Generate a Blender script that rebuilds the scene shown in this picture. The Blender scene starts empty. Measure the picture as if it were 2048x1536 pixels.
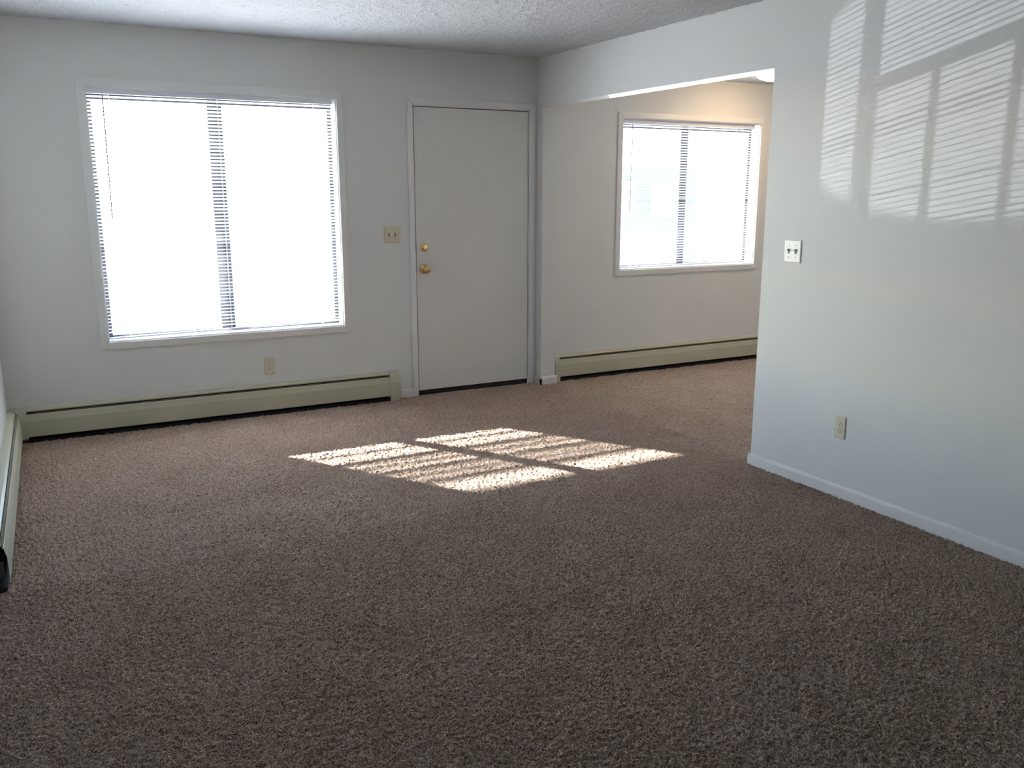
import bpy, bmesh, math, random
import numpy as np
from mathutils import Matrix, Vector

random.seed(7)
rng = np.random.default_rng(11)
S = bpy.context.scene
COL = S.collection

# ------------------------------------------------------------------ camera
YAW, PITCH, ROLL = 0.4956, -0.2168, 0.0012
CAM = Vector((-2.3852, -5.8482, 1.4673))
F = Vector((math.sin(YAW) * math.cos(PITCH), math.cos(YAW) * math.cos(PITCH), math.sin(PITCH)))
Rr = Vector((math.cos(YAW), -math.sin(YAW), 0))
U = Rr.cross(F)
R2 = Rr * math.cos(ROLL) + U * math.sin(ROLL)
U2 = U * math.cos(ROLL) - Rr * math.sin(ROLL)
cam_d = bpy.data.cameras.new('camera')
cam_d.sensor_width = 36.0
cam_d.lens = 1759.06 / 2048 * 36
cam_d.clip_start = 0.02
cam = bpy.data.objects.new('camera', cam_d)
M = Matrix.Identity(4)
for i in range(3):
    M[i][0], M[i][1], M[i][2], M[i][3] = R2[i], U2[i], -F[i], CAM[i]
cam.matrix_world = M
COL.objects.link(cam)
S.camera = cam

# ------------------------------------------------------------------ light
SUN_DIR = Vector((0.637, -1.0, -0.536)).normalized()      # travel direction of the sunlight
world = bpy.data.worlds.new('world')
S.world = world
world.use_nodes = True
wn = world.node_tree
bg = wn.nodes['Background']
sky = wn.nodes.new('ShaderNodeTexSky')
sky.sky_type = 'NISHITA'
sky.sun_disc = False
sky.sun_elevation = math.asin(-SUN_DIR.z)
sky.sun_rotation = math.atan2(-SUN_DIR.x, -SUN_DIR.y)
sky.altitude = 1500
sky.air_density = 1.0
sky.dust_density = 0.35
# sky above the horizon, sunlit snow fields below it
SKY, SNOWL = 0.95, 4.4
bg.inputs[1].default_value = 1.0
wtc = wn.nodes.new('ShaderNodeTexCoord')
sep = wn.nodes.new('ShaderNodeSeparateXYZ')
wmr = wn.nodes.new('ShaderNodeMapRange')
wmr.inputs['From Min'].default_value = -0.02
wmr.inputs['From Max'].default_value = 0.0
wsc = wn.nodes.new('ShaderNodeVectorMath')
wsc.operation = 'SCALE'
wsc.inputs['Scale'].default_value = SKY
wmx = wn.nodes.new('ShaderNodeMix')
wmx.data_type = 'RGBA'
wmx.inputs['A'].default_value = (0.95 * SNOWL, 0.965 * SNOWL, 1.0 * SNOWL, 1)
wn.links.new(wtc.outputs['Generated'], sep.inputs[0])
wn.links.new(sep.outputs['Z'], wmr.inputs['Value'])
wn.links.new(wmr.outputs[0], wmx.inputs['Factor'])
wn.links.new(sky.outputs[0], wsc.inputs[0])
wn.links.new(wsc.outputs[0], wmx.inputs['B'])
wn.links.new(wmx.outputs['Result'], bg.inputs[0])

sun_d = bpy.data.lights.new('sun', 'SUN')
sun_d.energy = 15.0
sun_d.angle = math.radians(0.53)
sun_d.color = (1.0, 0.975, 0.935)
sun = bpy.data.objects.new('sun', sun_d)
sun.rotation_euler = SUN_DIR.to_track_quat('-Z', 'Y').to_euler()
sun.location = (-8, 12, 8)
COL.objects.link(sun)


def spot(name, loc, target, energy, cone, blend, radius, color):
    d = bpy.data.lights.new(name, 'SPOT')
    d.energy = energy
    d.spot_size = math.radians(cone)
    d.spot_blend = blend
    d.shadow_soft_size = radius
    d.color = color
    o = bpy.data.objects.new(name, d)
    o.location = loc
    o.rotation_euler = (Vector(target) - Vector(loc)).to_track_quat('-Z', 'Y').to_euler()
    COL.objects.link(o)
    return o


# added spot lamps standing in for sun glints off unbuilt cars outside
spot('glint_spot', (-8.4, 14.0, -1.9), (0.984, -3.85, 2.05), 1750, 3.85, 0.15, 0.014, (0.93, 0.97, 1.0))
spot('glint_spot', (8.9, 8.4, -1.0), (1.05, -1.72, 3.12), 2400, 10.2, 0.06, 0.06, (1.0, 0.98, 0.95))


def portal(name, x0, x1, z0, z1, y):
    d = bpy.data.lights.new(name, 'AREA')
    d.shape = 'RECTANGLE'
    d.size, d.size_y = x1 - x0, z1 - z0
    d.cycles.is_portal = True
    o = bpy.data.objects.new(name, d)
    o.location = ((x0 + x1) / 2, y, (z0 + z1) / 2)
    o.rotation_euler = (math.radians(-90), 0, 0)
    COL.objects.link(o)


portal('window_portal', -2.0, -0.58, 0.6, 2.02, 0.16)
portal('window_portal', 1.79, 3.15, 0.88, 1.97, 0.16)

vs = S.view_settings
vs.view_transform = 'Standard'
vs.look = 'None'
vs.gamma = 1.0
vs.use_curve_mapping = False
vs.exposure = 2.68
cy = S.cycles
cy.use_denoising = True
cy.max_bounces = 8
cy.diffuse_bounces = 6
cy.glossy_bounces = 4
cy.transparent_max_bounces = 12
cy.sample_clamp_indirect = 6.0
cy.caustics_reflective = False
cy.caustics_refractive = False

# ------------------------------------------------------------------ materials
MATS = {}


def mat(name, col, rough=0.6, metal=0.0, bump=None, var=None, spec=0.5):
    """bump = (scale, strength, distance[, detail]);  var = (scale, colour2, detail)"""
    m = bpy.data.materials.new(name)
    m.use_nodes = True
    nt = m.node_tree
    b = nt.nodes['Principled BSDF']
    b.inputs['Base Color'].default_value = (*col, 1)
    b.inputs['Roughness'].default_value = rough
    b.inputs['Metallic'].default_value = metal
    b.inputs['Specular IOR Level'].default_value = spec
    if bump or var:
        tc = nt.nodes.new('ShaderNodeTexCoord')
    if bump:
        n = nt.nodes.new('ShaderNodeTexNoise')
        n.inputs['Scale'].default_value = bump[0]
        n.inputs['Detail'].default_value = bump[3] if len(bump) > 3 else 2
        nt.links.new(tc.outputs['Object'], n.inputs['Vector'])
        bp = nt.nodes.new('ShaderNodeBump')
        bp.inputs['Strength'].default_value = bump[1]
        bp.inputs['Distance'].default_value = bump[2]
        nt.links.new(n.outputs['Fac'], bp.inputs['Height'])
        nt.links.new(bp.outputs[0], b.inputs['Normal'])
    if var:
        n2 = nt.nodes.new('ShaderNodeTexNoise')
        n2.inputs['Scale'].default_value = var[0]
        n2.inputs['Detail'].default_value = var[2]
        nt.links.new(tc.outputs['Object'], n2.inputs['Vector'])
        mx = nt.nodes.new('ShaderNodeMix')
        mx.data_type = 'RGBA'
        mx.inputs['A'].default_value = (*col, 1)
        mx.inputs['B'].default_value = (*var[1], 1)
        mr = nt.nodes.new('ShaderNodeMapRange')
        mr.inputs['From Min'].default_value = 0.3
        mr.inputs['From Max'].default_value = 0.7
        nt.links.new(n2.outputs['Fac'], mr.inputs['Value'])
        nt.links.new(mr.outputs[0], mx.inputs['Factor'])
        nt.links.new(mx.outputs['Result'], b.inputs['Base Color'])
    MATS[name] = m
    return m


WALL = mat('wall_paint', (0.70, 0.70, 0.695), 0.55, bump=(110, 0.15, 0.004, 3), spec=0.35)
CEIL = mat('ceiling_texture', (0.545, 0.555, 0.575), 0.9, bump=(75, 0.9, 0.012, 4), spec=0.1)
TRIM = mat('white_trim_paint', (0.74, 0.735, 0.725), 0.35, spec=0.45)
DOORM = mat('door_paint', (0.70, 0.685, 0.66), 0.42, bump=(30, 0.05, 0.002, 2), spec=0.4)
HEATM = mat('heater_enamel', (0.50, 0.49, 0.375), 0.42, var=(3.0, (0.47, 0.46, 0.35), 2))
DARK = mat('recess_shade', (0.012, 0.012, 0.012), 0.8)  # near-black that stands for shade in gaps and recesses
FIN = mat('heater_fin', (0.05, 0.05, 0.048), 0.6, metal=0.4)
GAPM = mat('gap_black', (0.008, 0.008, 0.009), 0.6)
BRASS = mat('polished_brass', (0.80, 0.60, 0.26), 0.18, metal=1.0)
BRASSD = mat('worn_brass', (0.70, 0.49, 0.20), 0.25, metal=1.0)
PLASTIC = mat('ivory_plastic', (0.66, 0.61, 0.47), 0.35)
PLASTICG = mat('almond_plastic', (0.62, 0.58, 0.46), 0.35)
PLASTICW = mat('white_plastic', (0.74, 0.74, 0.71), 0.3)
SLOT = mat('slot_dark', (0.02, 0.018, 0.015), 0.6)
SCREW = mat('screw_metal', (0.45, 0.43, 0.38), 0.4, metal=0.8)
SLAT = mat('blind_slat_white', (0.80, 0.81, 0.84), 0.4)
RAIL = mat('blind_rail_white', (0.72, 0.74, 0.80), 0.4)
CORD = mat('blind_cord', (0.75, 0.75, 0.76), 0.7)
WAND = mat('clear_grey_wand', (0.06, 0.065, 0.075), 0.25)
FRAME = mat('bronze_window_frame', (0.045, 0.045, 0.055), 0.45)
PAINTM = mat('painted_metal', (0.76, 0.74, 0.70), 0.35, metal=0.0)
SNOW = mat('snow', (0.80, 0.85, 0.93), 0.9)
CONC = mat('concrete', (0.55, 0.54, 0.52), 0.9)
SIDING = mat('house_siding', (0.020, 0.024, 0.034), 0.8)
ROOFM = mat('snowy_roof', (0.80, 0.81, 0.84), 0.9)
HGLASS = mat('house_window_glass', (0.010, 0.011, 0.015), 0.5)
EXTW = mat('exterior_stucco', (0.62, 0.58, 0.52), 0.9)
RAILM = mat('porch_rail_paint', (0.75, 0.74, 0.72), 0.6)

# carpet: twisted pile, brown and grey-beige yarns, shade between tufts put into the colour
CARPET = bpy.data.materials.new('carpet_pile')
CARPET.use_nodes = True
nt = CARPET.node_tree
b = nt.nodes['Principled BSDF']
b.inputs['Roughness'].default_value = 1.0
b.inputs['Specular IOR Level'].default_value = 0.1
b.inputs['Sheen Weight'].default_value = 0.36
b.inputs['Sheen Tint'].default_value = (1.0, 0.80, 0.69, 1)
b.inputs['Sheen Roughness'].default_value = 0.6
tc = nt.nodes.new('ShaderNodeTexCoord')
n1 = nt.nodes.new('ShaderNodeTexNoise')
n1.inputs['Scale'].default_value = 240
n1.inputs['Detail'].default_value = 2
n1.inputs['Roughness'].default_value = 0.65
nt.links.new(tc.outputs['Object'], n1.inputs['Vector'])
cr = nt.nodes.new('ShaderNodeValToRGB')
cr.color_ramp.elements[0].position = 0.37
cr.color_ramp.elements[0].color = (0.050, 0.035, 0.027, 1)
cr.color_ramp.elements[1].position = 0.63
cr.color_ramp.elements[1].color = (0.60, 0.455, 0.365, 1)
e = cr.color_ramp.elements.new(0.5)
e.color = (0.255, 0.190, 0.151, 1)
nt.links.new(n1.outputs['Fac'], cr.inputs[0])
n2 = nt.nodes.new('ShaderNodeTexNoise')
n2.inputs['Scale'].default_value = 3.5
n2.inputs['Detail'].default_value = 7
nt.links.new(tc.outputs['Object'], n2.inputs['Vector'])
mx = nt.nodes.new('ShaderNodeMix')
mx.data_type = 'RGBA'
mx.blend_type = 'MULTIPLY'
mx.inputs['Factor'].default_value = 1.0
cr2 = nt.nodes.new('ShaderNodeValToRGB')
cr2.color_ramp.elements[0].position = 0.35
cr2.color_ramp.elements[0].color = (0.84, 0.81, 0.76, 1)
cr2.color_ramp.elements[1].position = 0.65
cr2.color_ramp.elements[1].color = (1.0, 0.985, 0.97, 1)
nt.links.new(n2.outputs['Fac'], cr2.inputs[0])
nt.links.new(cr.outputs[0], mx.inputs['A'])
nt.links.new(cr2.outputs[0], mx.inputs['B'])
nt.links.new(mx.outputs['Result'], b.inputs['Base Color'])
bp = nt.nodes.new('ShaderNodeBump')
bp.inputs['Strength'].default_value = 0.7
bp.inputs['Distance'].default_value = 0.004
nt.links.new(n1.outputs['Fac'], bp.inputs['Height'])
nt.links.new(bp.outputs[0], b.inputs['Normal'])

# window glass: straight-through transparency with a weak mirror reflection
GLASS = bpy.data.materials.new('window_glass')
GLASS.use_nodes = True
nt = GLASS.node_tree
for n in list(nt.nodes):
    nt.nodes.remove(n)
out = nt.nodes.new('ShaderNodeOutputMaterial')
tr = nt.nodes.new('ShaderNodeBsdfTransparent')
tr.inputs[0].default_value = (0.93, 0.95, 0.95, 1)
gl = nt.nodes.new('ShaderNodeBsdfGlossy')
gl.inputs['Roughness'].default_value = 0.02
ms = nt.nodes.new('ShaderNodeMixShader')
ms.inputs[0].default_value = 0.06
nt.links.new(tr.outputs[0], ms.inputs[1])
nt.links.new(gl.outputs[0], ms.inputs[2])
nt.links.new(ms.outputs[0], out.inputs[0])

LAMP = bpy.data.materials.new('lit_lamp_glass')
LAMP.use_nodes = True
b = LAMP.node_tree.nodes['Principled BSDF']
b.inputs['Base Color'].default_value = (0.9, 0.88, 0.8, 1)
b.inputs['Roughness'].default_value = 0.3
b.inputs['Emission Color'].default_value = (1.0, 0.67, 0.35, 1)
b.inputs['Emission Strength'].default_value = 5.0


# ------------------------------------------------------------------ helpers
def link(o, parent=None):
    COL.objects.link(o)
    if parent is not None:
        o.parent = parent
    return o


def mobj(name, bm, material, parent=None, smooth=False, bevel=0.0, segs=2):
    if bevel:
        bmesh.ops.bevel(bm, geom=list(bm.edges), offset=bevel, segments=segs, affect='EDGES', clamp_overlap=True)
    bmesh.ops.recalc_face_normals(bm, faces=list(bm.faces))
    me = bpy.data.meshes.new(name)
    bm.to_mesh(me)
    bm.free()
    if smooth:
        for p in me.polygons:
            p.use_smooth = True
    mats = material if isinstance(material, (list, tuple)) else [material]
    for m in mats:
        me.materials.append(m)
    o = bpy.data.objects.new(name, me)
    return link(o, parent)


def empty(name, loc=(0, 0, 0), rotz=0.0):
    o = bpy.data.objects.new(name, None)
    o.empty_display_size = 0.1
    o.location = loc
    o.rotation_euler = (0, 0, rotz)
    return link(o)


def tag(o, label, cat, group=None, kind=None):
    o['label'] = label
    o['category'] = cat
    if group:
        o['group'] = group
    if kind:
        o['kind'] = kind
    return o


def add_box(bm, x0, x1, y0, y1, z0, z1):
    v = [bm.verts.new(c) for c in ((x0, y0, z0), (x1, y0, z0), (x1, y1, z0), (x0, y1, z0),
                                   (x0, y0, z1), (x1, y0, z1), (x1, y1, z1), (x0, y1, z1))]
    for f in ((0, 3, 2, 1), (4, 5, 6, 7), (0, 1, 5, 4), (1, 2, 6, 5), (2, 3, 7, 6), (3, 0, 4, 7)):
        bm.faces.new([v[i] for i in f])
    return v


def box(name, x0, x1, y0, y1, z0, z1, material, parent=None, bevel=0.0, segs=2):
    bm = bmesh.new()
    add_box(bm, x0, x1, y0, y1, z0, z1)
    return mobj(name, bm, material, parent, bevel=bevel, segs=segs)


def add_prism(bm, prof, a0, a1, axis='x'):
    """extrude closed 2-D profile [(p,q)...] from a0 to a1; axis x: p=y q=z; axis y: p=x q=z; axis z: p=x q=y"""
    def P(a, p, q):
        return {'x': (a, p, q), 'y': (p, a, q), 'z': (p, q, a)}[axis]
    A = [bm.verts.new(P(a0, p, q)) for p, q in prof]
    B = [bm.verts.new(P(a1, p, q)) for p, q in prof]
    n = len(prof)
    for i in range(n):
        j = (i + 1) % n
        bm.faces.new((A[i], A[j], B[j], B[i]))
    bm.faces.new(A)
    bm.faces.new(list(reversed(B)))


def prism(name, prof, a0, a1, axis, material, parent=None, bevel=0.0, smooth=False):
    bm = bmesh.new()
    add_prism(bm, prof, a0, a1, axis)
    return mobj(name, bm, material, parent, bevel=bevel, smooth=smooth)


def lathe_bm(prof, n=28, axis='y', sgn=-1, centre=(0, 0, 0), bm=None):
    """revolve [(r, h)...] about an axis through centre; h runs along sgn*axis"""
    bm = bm or bmesh.new()
    rings = []
    for r, h in prof:
        ring = []
        if r < 1e-6:
            t = {'y': (0, sgn * h, 0), 'z': (0, 0, sgn * h), 'x': (sgn * h, 0, 0)}[axis]
            ring = [bm.verts.new([centre[i] + t[i] for i in range(3)])]
        else:
            for k in range(n):
                a = 2 * math.pi * k / n
                c, s = r * math.cos(a), r * math.sin(a)
                t = {'y': (c, sgn * h, s), 'z': (c, s, sgn * h), 'x': (sgn * h, c, s)}[axis]
                ring.append(bm.verts.new([centre[i] + t[i] for i in range(3)]))
        rings.append(ring)
    for a, b_ in zip(rings, rings[1:]):
        if len(a) == 1 and len(b_) == 1:
            continue
        for k in range(n):
            k2 = (k + 1) % n
            if len(a) == 1:
                bm.faces.new((a[0], b_[k], b_[k2]))
            elif len(b_) == 1:
                bm.faces.new((a[k], a[k2], b_[0]))
            else:
                bm.faces.new((a[k], a[k2], b_[k2], b_[k]))
    return bm


def lathe(name, prof, material, parent=None, n=28, axis='y', sgn=-1, centre=(0, 0, 0)):
    o = mobj(name, lathe_bm(prof, n, axis, sgn, centre), material, parent, smooth=True)
    return o


def wall_cells(name, us, ws, holes, t0, t1, axis, material):
    """wall slab with rectangular openings. axis 'x': wall in the XZ plane, thickness y t0..t1;
    axis 'y': wall in the YZ plane, thickness x t0..t1. holes = [(u0,u1,w0,w1)]"""
    bm = bmesh.new()
    vc = {}

    def V(u, w, t):
        k = (round(u, 5), round(w, 5), round(t, 5))
        if k not in vc:
            vc[k] = bm.verts.new((u, t, w) if axis == 'x' else (t, u, w))
        return vc[k]
    us, ws = sorted(us), sorted(ws)

    def solid(i, j):
        if i < 0 or j < 0 or i >= len(us) - 1 or j >= len(ws) - 1:
            return False
        cu, cw = (us[i] + us[i + 1]) / 2, (ws[j] + ws[j + 1]) / 2
        return not any(h[0] < cu < h[1] and h[2] < cw < h[3] for h in holes)
    for i in range(len(us) - 1):
        for j in range(len(ws) - 1):
            if not solid(i, j):
                continue
            u0, u1, w0, w1 = us[i], us[i + 1], ws[j], ws[j + 1]
            for t in (t0, t1):
                bm.faces.new((V(u0, w0, t), V(u1, w0, t), V(u1, w1, t), V(u0, w1, t)))
            if not solid(i - 1, j):
                bm.faces.new((V(u0, w0, t0), V(u0, w1, t0), V(u0, w1, t1), V(u0, w0, t1)))
            if not solid(i + 1, j):
                bm.faces.new((V(u1, w0, t0), V(u1, w1, t0), V(u1, w1, t1), V(u1, w0, t1)))
            if not solid(i, j - 1):
                bm.faces.new((V(u0, w0, t0), V(u1, w0, t0), V(u1, w0, t1), V(u0, w0, t1)))
            if not solid(i, j + 1):
                bm.faces.new((V(u0, w1, t0), V(u1, w1, t0), V(u1, w1, t1), V(u0, w1, t1)))
    return mobj(name, bm, material)


# ------------------------------------------------------------------ dimensions
H = 2.403          # living-room ceiling
HD = 2.345         # dining ceiling
XR = 0.984         # right wall face
TW = 0.125         # right wall thickness
XL = -2.612        # left wall at the window-wall corner
LROT = math.radians(-0.9)
YB = -9.2          # wall behind the camera
JAMB = -2.382      # far end of the solid right wall
STUB = -0.088
HDR = 2.068        # header underside
XD = 4.3           # far dining wall
WT = 0.16          # window wall thickness
W1 = (-2.030, -0.540, 0.553, 2.053)     # window openings x0 x1 z0 z1
W2 = (1.752, 3.180, 0.838, 2.018)
DR = (0.0, 0.914, 2.032)                # door slab x0 x1 top


# ------------------------------------------------------------------ floor
def carpet():
    xs = np.concatenate([np.arange(-2.75, 1.05, 0.0043), np.arange(1.05, XD + 0.03, 0.016)])
    ys = np.concatenate([np.arange(YB - 0.1, -4.80, 0.12), np.arange(-4.80, -2.3, 0.0043), np.arange(-2.3, 0.02, 0.0065)])
    nx, ny = len(xs), len(ys)
    n = rng.standard_normal((ny, nx))

    def blur(a):
        a = (np.roll(a, 1, 0) + 2 * a + np.roll(a, -1, 0)) / 4
        return (np.roll(a, 1, 1) + 2 * a + np.roll(a, -1, 1)) / 4
    a = blur(n)
    a = 0.55 * a / a.std() + n
    a /= a.std()
    c = blur(blur(blur(rng.standard_normal((ny, nx)))))
    c /= c.std()
    z = -0.006 + 0.0027 * a + 0.0005 * c
    z = np.clip(z, -0.015, 0.003)
    X, Y = np.meshgrid(xs, ys)
    co = np.stack([X, Y, z], -1).reshape(-1, 3).astype(np.float32)
    idx = np.arange(nx * ny).reshape(ny, nx)
    q = np.stack([idx[:-1, :-1], idx[:-1, 1:], idx[1:, 1:], idx[1:, :-1]], -1).reshape(-1, 4).astype(np.int32)
    me = bpy.data.meshes.new('floor')
    me.vertices.add(len(co))
    me.vertices.foreach_set('co', co.ravel())
    me.loops.add(q.size)
    me.loops.foreach_set('vertex_index', q.ravel())
    me.polygons.add(len(q))
    me.polygons.foreach_set('loop_start', np.arange(0, q.size, 4, dtype=np.int32))
    me.update(calc_edges=True)
    me.shade_smooth()
    me.materials.append(CARPET)
    o = link(bpy.data.objects.new('floor', me))
    tag(o, 'brown and grey-beige cut pile carpet covering the whole floor', 'carpet', kind='structure')


carpet()


# ------------------------------------------------------------------ ceilings
def popcorn(name, x0, x1, y0, y1, z, step, amp, label):
    xs = np.arange(x0, x1 + step, step)
    ys = np.arange(y0, y1 + step, step)
    X, Y = np.meshgrid(xs, ys)
    a = rng.standard_normal(X.shape)
    a = (np.roll(a, 1, 0) + 2 * a + np.roll(a, -1, 0)) / 4
    a = (np.roll(a, 1, 1) + 2 * a + np.roll(a, -1, 1)) / 4
    a /= a.std()
    Z = z - np.clip(amp * a, -0.001, 0.008)
    co = np.stack([X, Y, Z], -1).reshape(-1, 3)
    nx, ny = len(xs), len(ys)
    idx = np.arange(nx * ny).reshape(ny, nx)
    q = np.stack([idx[:-1, :-1], idx[1:, :-1], idx[1:, 1:], idx[:-1, 1:]], -1).reshape(-1, 4)
    me = bpy.data.meshes.new(name)
    me.from_pydata(co.tolist(), [], q.tolist())
    me.shade_smooth()
    me.materials.append(CEIL)
    o = link(bpy.data.objects.new(name, me))
    tag(o, label, 'ceiling', kind='structure')
    return o


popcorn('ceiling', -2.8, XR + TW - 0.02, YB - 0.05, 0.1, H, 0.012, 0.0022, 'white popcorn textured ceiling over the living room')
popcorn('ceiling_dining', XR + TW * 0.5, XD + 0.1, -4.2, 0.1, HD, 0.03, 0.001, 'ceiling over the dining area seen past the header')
bm = bmesh.new()
add_box(bm, -2.95, XD + 0.2, YB - 0.2, WT, H + 0.012, H + 0.2)
o = mobj('ceiling_slab', bm, EXTW)
tag(o, 'flat roof slab above the rooms', 'roof', kind='structure')

# ------------------------------------------------------------------ walls
holes = [W1, W2, (DR[0] - 0.02, DR[1] + 0.02, -0.05, DR[2] + 0.02)]
us = [-2.95, XD + 0.2] + [v for h in holes for v in h[:2]]
ws = [-0.3, H + 0.2] + [v for h in holes for v in h[2:]]
tag(wall_cells('wall_back', us, ws, holes, 0.0, WT, 'x', WALL),
    'white textured window wall with entrance door and both windows', 'wall', kind='structure')
hr = [(JAMB, STUB, -0.5, HDR)]
tag(wall_cells('wall_right', [YB - 0.1, JAMB, STUB, 0.02], [-0.3, HDR, H + 0.02], hr, XR, XR + TW, 'y', WALL),
    'white wall with a wide cased opening to the dining area', 'wall', kind='structure')
bm = bmesh.new()
add_box(bm, -0.15, 0.0, -9.6, 0.12, -0.3, H + 0.03)
o = mobj('wall_left', bm, WALL)
o.location = (XL, 0, 0)
o.rotation_euler = (0, 0, LROT)
tag(o, 'white left wall above the baseboard heater', 'wall', kind='structure')
tag(box('wall_rear', -2.95, XR + TW, YB - 0.15, YB, -0.3, H + 0.03, WALL), 'white wall behind the viewpoint', 'wall', kind='structure')
tag(box('wall_dining_side', XD, XD + 0.15, -4.3, 0.02, -0.3, H + 0.03, WALL), 'far side wall of the dining area', 'wall', kind='structure')
tag(box('wall_dining_rear', XR + TW - 0.01, XD + 0.1, -4.2, -4.05, -0.3, H + 0.03, WALL), 'rear wall of the dining area', 'wall', kind='structure')

# ------------------------------------------------------------------ baseboards
BBP = [(0, 0), (0.013, 0), (0.013, 0.040), (0.0115, 0.049), (0.007, 0.055), (0, 0.057)]


def bb_right():
    bm = bmesh.new()
    prof = [(XR + 0.001 - p, q - 0.012 if q == 0 else q) for p, q in BBP]
    add_prism(bm, prof, YB, JAMB - 0.0, 'y')
    # return around the jamb end
    prof2 = [(JAMB - 0.001 + p, q - 0.012 if q == 0 else q) for p, q in BBP]
    add_prism(bm, prof2, XR - 0.012, XR + TW + 0.012, 'x')
    o = mobj('baseboard_right', bm, TRIM)
    tag(o, 'low white rounded baseboard along the right wall', 'baseboard', kind='structure')


bb_right()
bm = bmesh.new()
add_prism(bm, [(XR + 0.001 - p, q - 0.012 if q == 0 else q) for p, q in BBP], STUB - 0.012, -0.0, 'y')
add_prism(bm, [(STUB + 0.001 - p, q - 0.012 if q == 0 else q) for p, q in BBP], XR - 0.012, XR + TW + 0.012, 'x')
tag(mobj('baseboard_stub', bm, TRIM), 'short white baseboard wrapping the wall stub beside the door', 'baseboard', kind='structure')
bm = bmesh.new()
add_prism(bm, [(0.001 - p, q - 0.012 if q == 0 else q) for p, q in BBP], -0.163, -0.046, 'x')
tag(mobj('baseboard_back', bm, TRIM), 'short white baseboard between the heater end and door casing', 'baseboard', kind='structure')


# ------------------------------------------------------------------ windows
def mitred(parent, name, x0, x1, z0, z1, w, d, material, rnd=0.003, y=0.0):
    """four mitred casing boards around the opening x0..x1, z0..z1, standing d proud of y"""
    O = [(x0 - w, z0 - w), (x1 + w, z0 - w), (x1 + w, z1 + w), (x0 - w, z1 + w)]
    I = [(x0, z0), (x1, z0), (x1, z1), (x0, z1)]
    for k in range(4):
        k2 = (k + 1) % 4
        bm = bmesh.new()
        quad = [O[k], O[k2], I[k2], I[k]]
        A = [bm.verts.new((a, y, c)) for a, c in quad]
        B = []
        for n_, (a, c) in enumerate(quad):
            B.append(bm.verts.new((a, y - (d * 0.7 if n_ < 2 else d), c)))
        for i in range(4):
            j = (i + 1) % 4
            bm.faces.new((A[i], A[j], B[j], B[i]))
        bm.faces.new(A)
        bm.faces.new(list(reversed(B)))
        mobj(name, bm, material, parent, bevel=rnd, segs=2)


def window(name, W, mull, label):
    x0, x1, z0, z1 = W
    w = empty(name, ((x0 + x1) / 2, 0.0, z0))
    tag(w, label, 'window', kind='structure')
    p = w
    off = Matrix.Translation(-Vector(w.location))

    def fix(o):
        o.data.transform(off)
        return o
    n0 = len(COL.objects)
    mitred(w, 'casing', x0, x1, z0, z1, 0.045, 0.014, TRIM)
    # jamb liners
    box('jamb_liner', x0 - 0.001, x0 + 0.006, 0.001, 0.098, z0, z1, TRIM, w)
    box('jamb_liner', x1 - 0.006, x1 + 0.001, 0.001, 0.098, z0, z1, TRIM, w)
    box('sill', x0 + 0.006, x1 - 0.006, 0.001, 0.098, z0 - 0.001, z0 + 0.008, TRIM, w)
    box('head_liner', x0 + 0.006, x1 - 0.006, 0.001, 0.098, z1 - 0.006, z1 + 0.001, TRIM, w)
    # aluminium frame
    fw, ft = 0.034, 0.068
    fy0, fy1 = 0.098, 0.150
    box('frame_stile', x0, x0 + fw, fy0, fy1, z0, z1, FRAME, w, bevel=0.002)
    box('frame_stile', x1 - fw, x1, fy0, fy1, z0, z1, FRAME, w, bevel=0.002)
    box('frame_rail', x0 + fw, x1 - fw, fy0, fy1, z1 - ft, z1, FRAME, w, bevel=0.002)
    box('frame_rail', x0 + fw, x1 - fw, fy0, fy1, z0, z0 + 0.030, FRAME, w, bevel=0.002)
    m0, m1 = mull
    box('mullion', m0, (m0 + m1) / 2 + 0.006, fy0 + 0.002, fy0 + 0.022, z0 + 0.030, z1 - ft, FRAME, w, bevel=0.002)
    box('mullion', (m0 + m1) / 2 - 0.006, m1, fy0 + 0.026, fy1 - 0.004, z0 + 0.030, z1 - ft, FRAME, w, bevel=0.002)
    box('pane', x0 + fw - 0.004, m0 + 0.004, fy0 + 0.010, fy0 + 0.014, z0 + 0.026, z1 - ft + 0.004, GLASS, w)
    box('pane', m1 - 0.004, x1 - fw + 0.004, fy0 + 0.036, fy0 + 0.040, z0 + 0.026, z1 - ft + 0.004, GLASS, w)
    for o in list(COL.objects)[n0:]:
        if o.parent == w:
            fix(o)
    return w


window('window_1', W1, (-1.338, -1.244), 'large two-pane sliding window with white casing beside the door')
window('window_2', W2, (2.412, 2.512), 'smaller two-pane sliding window with white casing in the dining area')


# ------------------------------------------------------------------ mini blinds
def slat_mesh(length, width=0.0252, th=0.0006, crown=0.0020):
    """one curved slat lying flat along x, centred, crown up"""
    n = 5
    top, bot = [], []
    for i in range(n):
        t = i / (n - 1) * 2 - 1
        y = t * width / 2
        zc = crown * (1 - t * t) - crown * 0.5
        top.append((y, zc + th / 2))
        bot.append((y, zc - th / 2))
    prof = top + bot[::-1]
    bm = bmesh.new()
    add_prism(bm, prof, -length / 2, length / 2, 'x')
    bmesh.ops.recalc_face_normals(bm, faces=list(bm.faces))
    me = bpy.data.meshes.new('slat')
    bm.to_mesh(me)
    bm.free()
    me.materials.append(SLAT)
    return me


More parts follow.
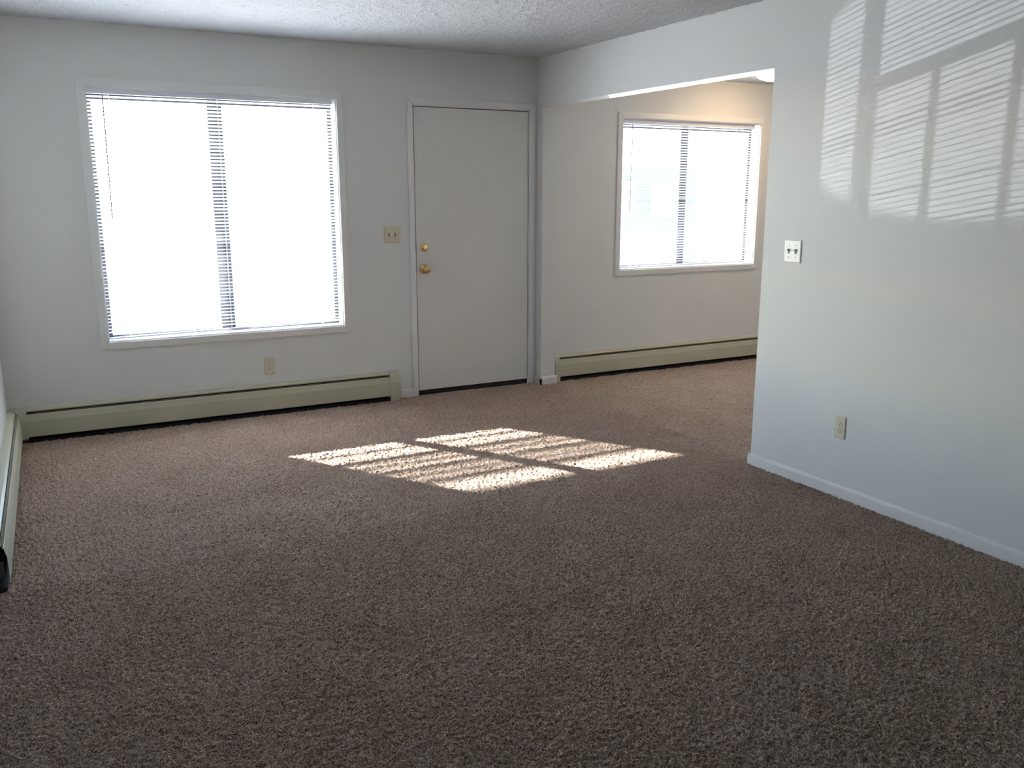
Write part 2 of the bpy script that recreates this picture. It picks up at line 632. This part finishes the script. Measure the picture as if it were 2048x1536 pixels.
def blind(x0, x1, zt, zb, yb, label, wand_x, wand_z, ladders, tilt, wob, railz, gaps=(), low=(), seed=1):
    rnd = random.Random(seed)
    t = empty('mini_blind', ((x0 + x1) / 2, yb, zb))
    tag(t, label, 'blind')
    cx, L = (x0 + x1) / 2, x1 - x0
    # headrail: U-channel with rolled edges, end caps
    hb = box('headrail', -L / 2 - 0.004, L / 2 + 0.004, -0.014, 0.014, zt - zb - 0.034, zt - zb - 0.001, RAIL, t, bevel=0.002)
    for s in (-1, 1):
        box('end_cap', s * (L / 2 + 0.003) - 0.0015, s * (L / 2 + 0.003) + 0.0015, -0.0150, 0.0150, zt - zb - 0.035, zt - zb, RAIL, hb)
    pitch = 0.0211
    z = zt - zb - 0.034 - 0.014
    me = slat_mesh(L)
    k = 0
    drift = 0.0
    zs = []
    while z > 0.030:
        zs.append(z)
        z -= pitch
    for k, z in enumerate(zs):
        low_wob = 1.0 + 1.4 * (zb + z < 1.18)
        drift = 0.72 * drift + rnd.gauss(0, wob * low_wob)
        o = bpy.data.objects.new('slat', me)
        dz = 0.0
        # lower slats set flatter to shape the wall stripes and sun patch
        s_ = min(1.0, max(0.0, (zb + z - 1.02) / 0.10))
        a = tilt[0] + (tilt[1] - tilt[0]) * s_ + drift + rnd.gauss(0, wob * 0.6)
        kb = len(zs) - 1 - k
        if kb < len(low):
            a = low[kb] + rnd.gauss(0, 0.8)
        if k in gaps:
            dz, a = gaps[k]
        o.location = (rnd.gauss(0, 0.0006), 0.0, z + dz)
        # inner edge (towards -y) up: rotate about x by a negative angle
        o.rotation_euler = (math.radians(-a), math.radians(rnd.gauss(0, 0.035)), 0)
        link(o, t)
    # bottom rail, hanging slightly out of level
    r0, r1 = railz
    bm = bmesh.new()
    add_box(bm, -L / 2, L / 2, -0.012, 0.012, 0.0, 0.011)
    br = mobj('bottom_rail', bm, RAIL, t, bevel=0.003)
    br.location = (0, 0, (r0 + r1) / 2 - zb)
    br.rotation_euler = (0, -math.atan2(r1 - r0, L), 0)
    # ladder cords
    for lx in ladders:
        for yy in (-0.0132, 0.0132):
            box('ladder_cord', lx - cx - 0.0007, lx - cx + 0.0007, yy - 0.0006, yy + 0.0006, min(r0, r1) - zb + 0.008, zt - zb - 0.033, CORD, t)
    # tilt wand with hook
    bm = lathe_bm([(0.0, 0.0), (0.0035, 0.0), (0.0035, 0.03), (0.0032, 0.034), (0.0032, wand_z[0] - wand_z[1] - 0.01), (0.0, wand_z[0] - wand_z[1])], 8, 'z', -1, (0, 0, 0))
    wd = mobj('tilt_wand', bm, WAND, t, smooth=True)
    wd.location = (wand_x - cx, -0.021, wand_z[0] - zb)
    wd.rotation_euler = (0, math.radians(0.6), 0)
    box('wand_hook', wand_x - cx - 0.003, wand_x - cx + 0.003, -0.024, -0.012, wand_z[0] - zb - 0.004, wand_z[0] - zb + 0.018, RAIL, t, bevel=0.001)
    return t


blind(-2.020, -0.562, 2.050, 0.566, 0.040,
      'open white mini blind hanging in the large window left of the door', -1.935, (2.012, 1.285),
      (-1.90, -1.285, -0.68), (-1.5, 22.0), 1.7, (0.566, 0.584),
      low=(-9, -8, 17, -6, -7, -5, 18, 17, 5, 6, 17, -3, 17, 18, 6, 7, 17, 1, 17, 17, 5, -5, -7, -6, 3), seed=5)  # tilts picked slat by slat to band the sun patch
blind(1.770, 3.136, 2.012, 0.850, 0.040,
      'open white mini blind hanging in the dining area window', 1.862, (1.975, 1.275),
      (1.89, 2.45, 3.02), (14.0, 16.0), 0.8, (0.850, 0.856), gaps={27: (0.006, 14.0), 28: (-0.003, 2.0)}, seed=9)


# ------------------------------------------------------------------ entrance door
def door():
    x0, x1, zt = DR
    d = empty('door_1', (x0, 0, 0))
    tag(d, 'plain white flush entrance door with brass knob and deadbolt', 'door', kind='structure')
    sl = box('door_leaf', x0 + 0.006, x1 - 0.004, 0.002, 0.044, 0.034, zt - 0.006, DOORM, d, bevel=0.0015)
    box('door_gap', x0 + 0.004, x1 - 0.003, 0.004, 0.040, -0.004, 0.034, GAPM, d)  # near-black strip colours in the dark gap under the door
    box('leak_block', x0 + 0.0005, x1 - 0.0005, 0.041, WT, -0.06, 0.032, FRAME, d)  # added unseen block, stops sun leaking in below the leaf
    # frame + stop
    bm = bmesh.new()
    add_box(bm, x0 - 0.0195, x0, 0.001, WT - 0.02, 0, zt + 0.0195)
    add_box(bm, x1, x1 + 0.0195, 0.001, WT - 0.02, 0, zt + 0.0195)
    add_box(bm, x0, x1, 0.001, WT - 0.02, zt, zt + 0.0195)
    mobj('door_frame', bm, TRIM, d)
    bm = bmesh.new()
    add_box(bm, x0, x0 + 0.012, 0.045, 0.07, 0, zt)
    add_box(bm, x1 - 0.012, x1, 0.045, 0.07, 0, zt)
    add_box(bm, x0 + 0.012, x1 - 0.012, 0.045, 0.07, zt - 0.012, zt)
    mobj('door_stop', bm, DARK, d)  # stop coloured near-black so the gap around the leaf reads as shade
    # casing: left, right, head
    cw, ct = 0.042, 0.013
    bv = 0.003
    bm = bmesh.new()
    for quad in ([(x0 - cw - 0.003, -0.004), (x0 - 0.003, -0.004), (x0 - 0.003, zt + 0.006), (x0 - cw - 0.003, zt + 0.006 + cw)],):
        A = [bm.verts.new((a, 0, c)) for a, c in quad]
        B = [bm.verts.new((a, -ct, c)) for a, c in quad]
        for i in range(4):
            j = (i + 1) % 4
            bm.faces.new((A[i], A[j], B[j], B[i]))
        bm.faces.new(A)
        bm.faces.new(B[::-1])
    mobj('casing', bm, TRIM, d, bevel=bv)
    bm = bmesh.new()
    quad = [(x1 + 0.003 + cw, -0.004), (x1 + 0.003, -0.004), (x1 + 0.003, zt + 0.006), (x1 + cw + 0.003, zt + 0.006 + cw)]
    A = [bm.verts.new((a, 0, c)) for a, c in quad]
    B = [bm.verts.new((a, -ct, c)) for a, c in quad]
    for i in range(4):
        j = (i + 1) % 4
        bm.faces.new((A[i], A[j], B[j], B[i]))
    bm.faces.new(A)
    bm.faces.new(B[::-1])
    mobj('casing', bm, TRIM, d, bevel=bv)
    bm = bmesh.new()
    quad = [(x0 - 0.003, zt + 0.006), (x1 + 0.003, zt + 0.006), (x1 + 0.003 + cw, zt + 0.006 + cw), (x0 - 0.003 - cw, zt + 0.006 + cw)]
    A = [bm.verts.new((a, 0, c)) for a, c in quad]
    B = [bm.verts.new((a, -ct, c)) for a, c in quad]
    for i in range(4):
        j = (i + 1) % 4
        bm.faces.new((A[i], A[j], B[j], B[i]))
    bm.faces.new(A)
    bm.faces.new(B[::-1])
    mobj('casing', bm, TRIM, d, bevel=bv)
    # knob: rose, neck, ball with a turn-button
    c = (0.066, 0.002, 0.918)
    kn = lathe('door_knob', [(0.0, 0.0), (0.033, 0.0), (0.033, 0.003), (0.029, 0.008), (0.016, 0.011), (0.0125, 0.016), (0.0125, 0.024),
                             (0.019, 0.028), (0.0265, 0.036), (0.0285, 0.046), (0.0265, 0.055), (0.021, 0.061), (0.013, 0.063), (0.0, 0.063)],
               BRASSD, d, axis='y', sgn=-1, centre=c)
    lathe('knob_button', [(0.0, 0.0), (0.0125, 0.0), (0.0125, 0.002), (0.008, 0.003), (0.0065, 0.008), (0.0, 0.0085)], BRASS, kn, n=18, axis='y', sgn=-1,
          centre=(c[0], c[1] - 0.0625, c[2]))
    # deadbolt with thumb-turn
    c = (0.066, 0.002, 1.070)
    db = lathe('deadbolt', [(0.0, 0.0), (0.030, 0.0), (0.030, 0.003), (0.027, 0.009), (0.022, 0.012), (0.012, 0.0135), (0.0, 0.0135)], BRASS, d,
               axis='y', sgn=-1, centre=c)
    bm = bmesh.new()
    add_box(bm, -0.0175, 0.0175, -0.012, 0.0, -0.0045, 0.0045)
    tt = mobj('thumb_turn', bm, BRASS, db, bevel=0.003)
    tt.location = (c[0], c[1] - 0.0125, c[2])
    tt.rotation_euler = (0, math.radians(12), 0)
    # hinges on the right
    for z0, z1 in ((1.752, 1.858), (1.004, 1.110), (0.268, 0.374)):
        hg = lathe('hinge', [(0.0, -0.004), (0.004, -0.003), (0.0062, 0.0), (0.0062, z1 - z0), (0.004, z1 - z0 + 0.003), (0.0, z1 - z0 + 0.005)], PAINTM, d,
                   n=12, axis='z', sgn=1, centre=(x1 + 0.0005, -0.0045, z0))
        box('hinge_leaf', x1 - 0.003, x1 + 0.020, -0.0005, 0.003, z0, z1, PAINTM, hg)
    # strike plate dark slot beside the deadbolt
    box('strike_plate', x0 - 0.0025, x0 + 0.0038, 0.001, 0.02, 1.045, 1.095, SLOT, d)
    return d


door()


# ------------------------------------------------------------------ baseboard heaters (profile: p out from the wall, q up)
def heater(length, cap0, cap1, label, loc, rotz, corner=False, seed=0):
    """runs along local +x from 0 to length, the wall behind at local y = 0, room at -y"""
    h = empty('baseboard_heater', loc, rotz)
    tag(h, label, 'heater')
    a0, a1 = cap0, length - cap1

    def pr(name, prof, s0, s1, m, bevel=0.0, parent=None):
        return prism(name, [(-p, q) for p, q in prof], s0, s1, 'x', m, parent or h, bevel=bevel)
    # sheet-metal back plate and curved hood
    pr('hood', [(0.000, 0.015), (0.003, 0.015), (0.003, 0.197), (0.020, 0.1965), (0.032, 0.193), (0.040, 0.187),
                (0.0405, 0.181), (0.042, 0.181), (0.0425, 0.188), (0.033, 0.196), (0.021, 0.2), (0.000, 0.2)], a0, a1, HEATM)
    # damper vane in the slot
    pr('damper', [(0.0425, 0.170), (0.0525, 0.1745), (0.0530, 0.1760), (0.0420, 0.1715)], a0 + 0.004, a1 - 0.004, HEATM)
    # front cover, leaning in at the top with a rolled lip
    pr('front_cover', [(0.0500, 0.1650), (0.0545, 0.1690), (0.0570, 0.1650), (0.0620, 0.140), (0.0650, 0.128), (0.0655, 0.034), (0.058, 0.030),
                       (0.058, 0.0315), (0.0640, 0.0352), (0.0635, 0.128), (0.0605, 0.140), (0.0553, 0.164), (0.0540, 0.1665), (0.0505, 0.163)],
       a0, a1, HEATM)
    # finned element; near-black sheets stand for the shade inside and below
    pr('element', [(0.006, 0.050), (0.050, 0.050), (0.050, 0.115), (0.006, 0.115)], a0, a1, FIN)
    pr('inner_shade', [(0.0032, -0.010), (0.0085, -0.010), (0.0085, 0.178), (0.0032, 0.178)], a0, a1, DARK)
    box('toe_shade', a0, a1, -0.052, -0.009, -0.012, 0.012, DARK, h)
    capp = [(0.0, -0.006), (0.0675, -0.006), (0.0675, 0.128), (0.0640, 0.145), (0.0590, 0.168), (0.0500, 0.188), (0.034, 0.1995), (0.020, 0.2025), (0.0, 0.2025)]
    if cap0 > 0:
        pr('end_cap', capp, 0.0, cap0, HEATM, bevel=0.0015)
    if cap1 > 0:
        pr('end_cap', capp, a1, length, HEATM, bevel=0.0015)
    return h


XH1 = -0.164
# back wall heater: starts at the inside corner piece
hx0 = XL + 0.095
heater(XH1 - hx0, 0.0, 0.076, 'long sage-beige baseboard heater under the large window', (hx0, 0, 0), 0)
# left wall heater (local x runs towards -y)
hl = heater(2.175, 0.0, 0.0, 'baseboard heater along the left wall with an open dark end', (XL, -0.095, 0), LROT)
hl.rotation_euler = (0, 0, LROT + math.radians(90))
# local frame: x -> +y after +90 deg; start from the near end
hl.location = Vector((XL, 0, 0)) + Matrix.Rotation(LROT, 3, 'Z') @ Vector((0, -0.085 - 2.175, 0))
# inside-corner cover joining the two runs
bm = bmesh.new()
capp = [(0.0, -0.006), (0.0675, -0.006), (0.0675, 0.128), (0.0640, 0.145), (0.0590, 0.168), (0.0500, 0.188), (0.034, 0.1995), (0.020, 0.2025), (0.0, 0.2025)]
n = len(capp)
rings = []
for (p, q) in capp:
    qq = q if q > 0 else 0.022
    rings.append([bm.verts.new((XL + 0.097, -p, qq)), bm.verts.new((XL + p, -p, qq)), bm.verts.new((XL + p - 0.0015, -0.087, qq))])
for a, c in zip(rings, rings[1:] + rings[:1]):
    for k in range(2):
        bm.faces.new((a[k], a[k + 1], c[k + 1], c[k]))
bm.faces.new([r[0] for r in rings])
bm.faces.new([r[2] for r in reversed(rings)])
cc = mobj('corner_cover', bm, HEATM)
cc.parent = bpy.data.objects['baseboard_heater']
cc.matrix_parent_inverse = Matrix.Translation(-Vector((hx0, 0, 0)))
# dining heater
heater(XD - 1.128, 0.046, 0.0, 'baseboard heater below the dining area window', (1.128, 0, 0), 0)


# ------------------------------------------------------------------ outlets and switches
def plate(w, h, d, m, parent, name='cover_plate'):
    bm = bmesh.new()
    e = 0.006
    A = [bm.verts.new(v) for v in ((-w / 2, 0, -h / 2), (w / 2, 0, -h / 2), (w / 2, 0, h / 2), (-w / 2, 0, h / 2))]
    A2 = [bm.verts.new((v.co.x, -0.0018, v.co.z)) for v in A]
    B = [bm.verts.new((math.copysign(abs(v.co.x) - e, v.co.x), -d, math.copysign(abs(v.co.z) - e, v.co.z))) for v in A]
    for P, Q in ((A, A2), (A2, B)):
        for i in range(4):
            j = (i + 1) % 4
            bm.faces.new((P[i], P[j], Q[j], Q[i]))
    bm.faces.new(A)
    bm.faces.new(B[::-1])
    return mobj(name, bm, m, parent, bevel=0.0008)


def outlet(loc, rotz, m, label):
    t = empty('electrical_outlet', loc, rotz)
    tag(t, label, 'outlet')
    plate(0.070, 0.115, 0.0055, m, t)
    for s in (1, -1):
        zc = s * 0.0195
        bm = bmesh.new()
        prof = []
        for k in range(24):
            a = 2 * math.pi * k / 24
            prof.append((0.0172 * math.cos(a), zc + max(-0.0135, min(0.0135, 0.0172 * math.sin(a)))))
        add_prism(bm, prof, -0.0052, -0.0072, 'y')
        r = mobj('receptacle', bm, m, t)
        box('slot', -0.0075, -0.0052, -0.0076, -0.0068, zc + 0.0005, zc + 0.0085, SLOT, r)
        box('slot', 0.0050, 0.0073, -0.0076, -0.0068, zc + 0.0012, zc + 0.0078, SLOT, r)
        lathe('ground_hole', [(0.0, 0.0), (0.0026, 0.0), (0.0026, 0.0008), (0.0, 0.0008)], SLOT, r, n=12, axis='y', sgn=-1, centre=(0, -0.0068, zc - 0.0062))
    lathe('screw', [(0.0, 0.0), (0.0032, 0.0), (0.0026, 0.0012), (0.0, 0.0014)], SCREW, t, n=12, axis='y', sgn=-1, centre=(0, -0.0052, 0))
    return t


def switch(loc, rotz, m, ups, label, toggle_m):
    t = empty('light_switch', loc, rotz)
    tag(t, label, 'switch')
    plate(0.116, 0.115, 0.006, m, t)
    for s, up in zip((-1, 1), ups):
        xc = s * 0.023
        box('toggle_slot', xc - 0.0052, xc + 0.0052, -0.0064, -0.0050, -0.012, 0.012, SLOT, t)
        bm = bmesh.new()
        add_box(bm, -0.0042, 0.0042, -0.017, 0.0, -0.0050, 0.0050)
        for v in bm.verts:
            if v.co.y < -0.01:
                v.co.x *= 0.82
                v.co.z *= 0.75
        tg = mobj('toggle', bm, toggle_m, t, bevel=0.001)
        tg.location = (xc, -0.004, 0.0)
        tg.rotation_euler = (math.radians(-28 if up else 28), 0, 0)
        for zz in (0.030, -0.030):
            lathe('screw', [(0.0, 0.0), (0.0033, 0.0), (0.0028, 0.0012), (0.0, 0.0014)], SCREW, t, n=12, axis='y', sgn=-1, centre=(xc, -0.0057, zz))
    return t


outlet((-1.068, 0.0, 0.319), 0, PLASTICG, 'ivory duplex outlet on the wall below the large window')
outlet((XR, -2.973, 0.344), math.radians(-90), PLASTIC, 'ivory duplex outlet low on the right wall')
switch((-0.175, 0.0, 1.165), 0, PLASTICG, (True, True), 'almond double light switch between the large window and the door', PLASTICG)
switch((XR, -2.590, 1.169), math.radians(-90), PLASTICW, (True, True), 'white double light switch on the right wall by the opening', PLASTICW)

# ------------------------------------------------------------------ dining ceiling lamp
t = empty('ceiling_lamp', (2.76, -0.62, HD))
tag(t, 'lit round flush ceiling lamp in the dining area', 'lamp')
lathe('lamp_base', [(0.0, 0.0), (0.165, 0.0), (0.165, 0.012), (0.150, 0.016), (0.0, 0.016)], TRIM, t, n=40, axis='z', sgn=-1, centre=(0, 0, 0.002))
lathe('lamp_shade', [(0.152, 0.010), (0.172, 0.014), (0.170, 0.026), (0.150, 0.042), (0.110, 0.054), (0.060, 0.061), (0.0, 0.063)], LAMP, t, n=40, axis='z', sgn=-1)

# ------------------------------------------------------------------ outside: covered walkway of an upper floor, snowy street, a house
GZ = -2.8
tag(box('floor_porch', -6.5, 5.5, WT, 1.60, -0.22, -0.06, CONC), 'concrete walkway outside the door', 'walkway', kind='structure')
tag(box('ceiling_porch', -6.5, 6.5, WT, 2.60, 2.52, 2.72, EXTW), 'roof overhang sheltering the walkway outside', 'roof', kind='structure')
rl = empty('trim_1', (-1.488, 1.5, -0.06))
tag(rl, 'walkway railing whose bars shade the light on the right wall', 'railing', kind='structure')
for nm, a in (('post', (-0.016, 0.016, -0.016, 0.016, 0.0, 2.58)), ('top_rail', (-3.6, -0.016, -0.02, 0.02, 0.950, 0.988)), ('bottom_rail', (-3.6, -0.016, -0.02, 0.02, 0.08, 0.12))):
    bm = bmesh.new()
    add_box(bm, *a)
    mobj(nm, bm, RAILM, rl, bevel=0.004)
bal = None
for k in range(25):
    if bal is None:
        bm = bmesh.new()
        add_box(bm, -0.006, 0.006, -0.006, 0.006, 0.12, 0.950)
        bal = mobj('baluster', bm, RAILM, rl)
        o = bal
    else:
        o = bal.copy()
        link(o, rl)
    o.location = (-0.135 * (k + 1), 0, 0)


def house():
    hx0, hx1, y0, y1, zt = 19.0, 27.6, 30.0, 38.0, 2.55
    t = empty('house', ((hx0 + hx1) / 2, y0, GZ))
    tag(t, 'blue-grey house faintly visible outside the dining area window', 'house')
    cx = (hx0 + hx1) / 2
    bm = bmesh.new()
    add_box(bm, hx0 - cx, hx1 - cx, 0.0, y1 - y0, 0.0, zt - GZ)
    w = mobj('wall', bm, SIDING, t)
    prism('roof', [(-0.6, zt - GZ), (y1 - y0 + 0.6, zt - GZ), ((y1 - y0) / 2, zt - GZ + 2.0)], hx0 - cx - 0.4, hx1 - cx + 0.4, 'x', ROOFM, t)
    for wx, w_, z0, z1 in ((-2.6, 1.2, 3.1, 4.6), (-0.4, 1.6, 3.1, 4.6), (2.2, 1.2, 3.1, 4.6), (-2.6, 1.2, 0.9, 2.1), (2.2, 1.2, 0.9, 2.1)):
        bm = bmesh.new()
        add_box(bm, wx - w_ / 2 - 0.1, wx + w_ / 2 + 0.1, -0.06, 0.02, z0 - 0.1, z1 + 0.1)
        f = mobj('window_frame', bm, RAILM, t)
        bm = bmesh.new()
        add_box(bm, wx - w_ / 2, wx + w_ / 2, -0.08, -0.05, z0, z1)
        mobj('pane', bm, HGLASS, f)


house()
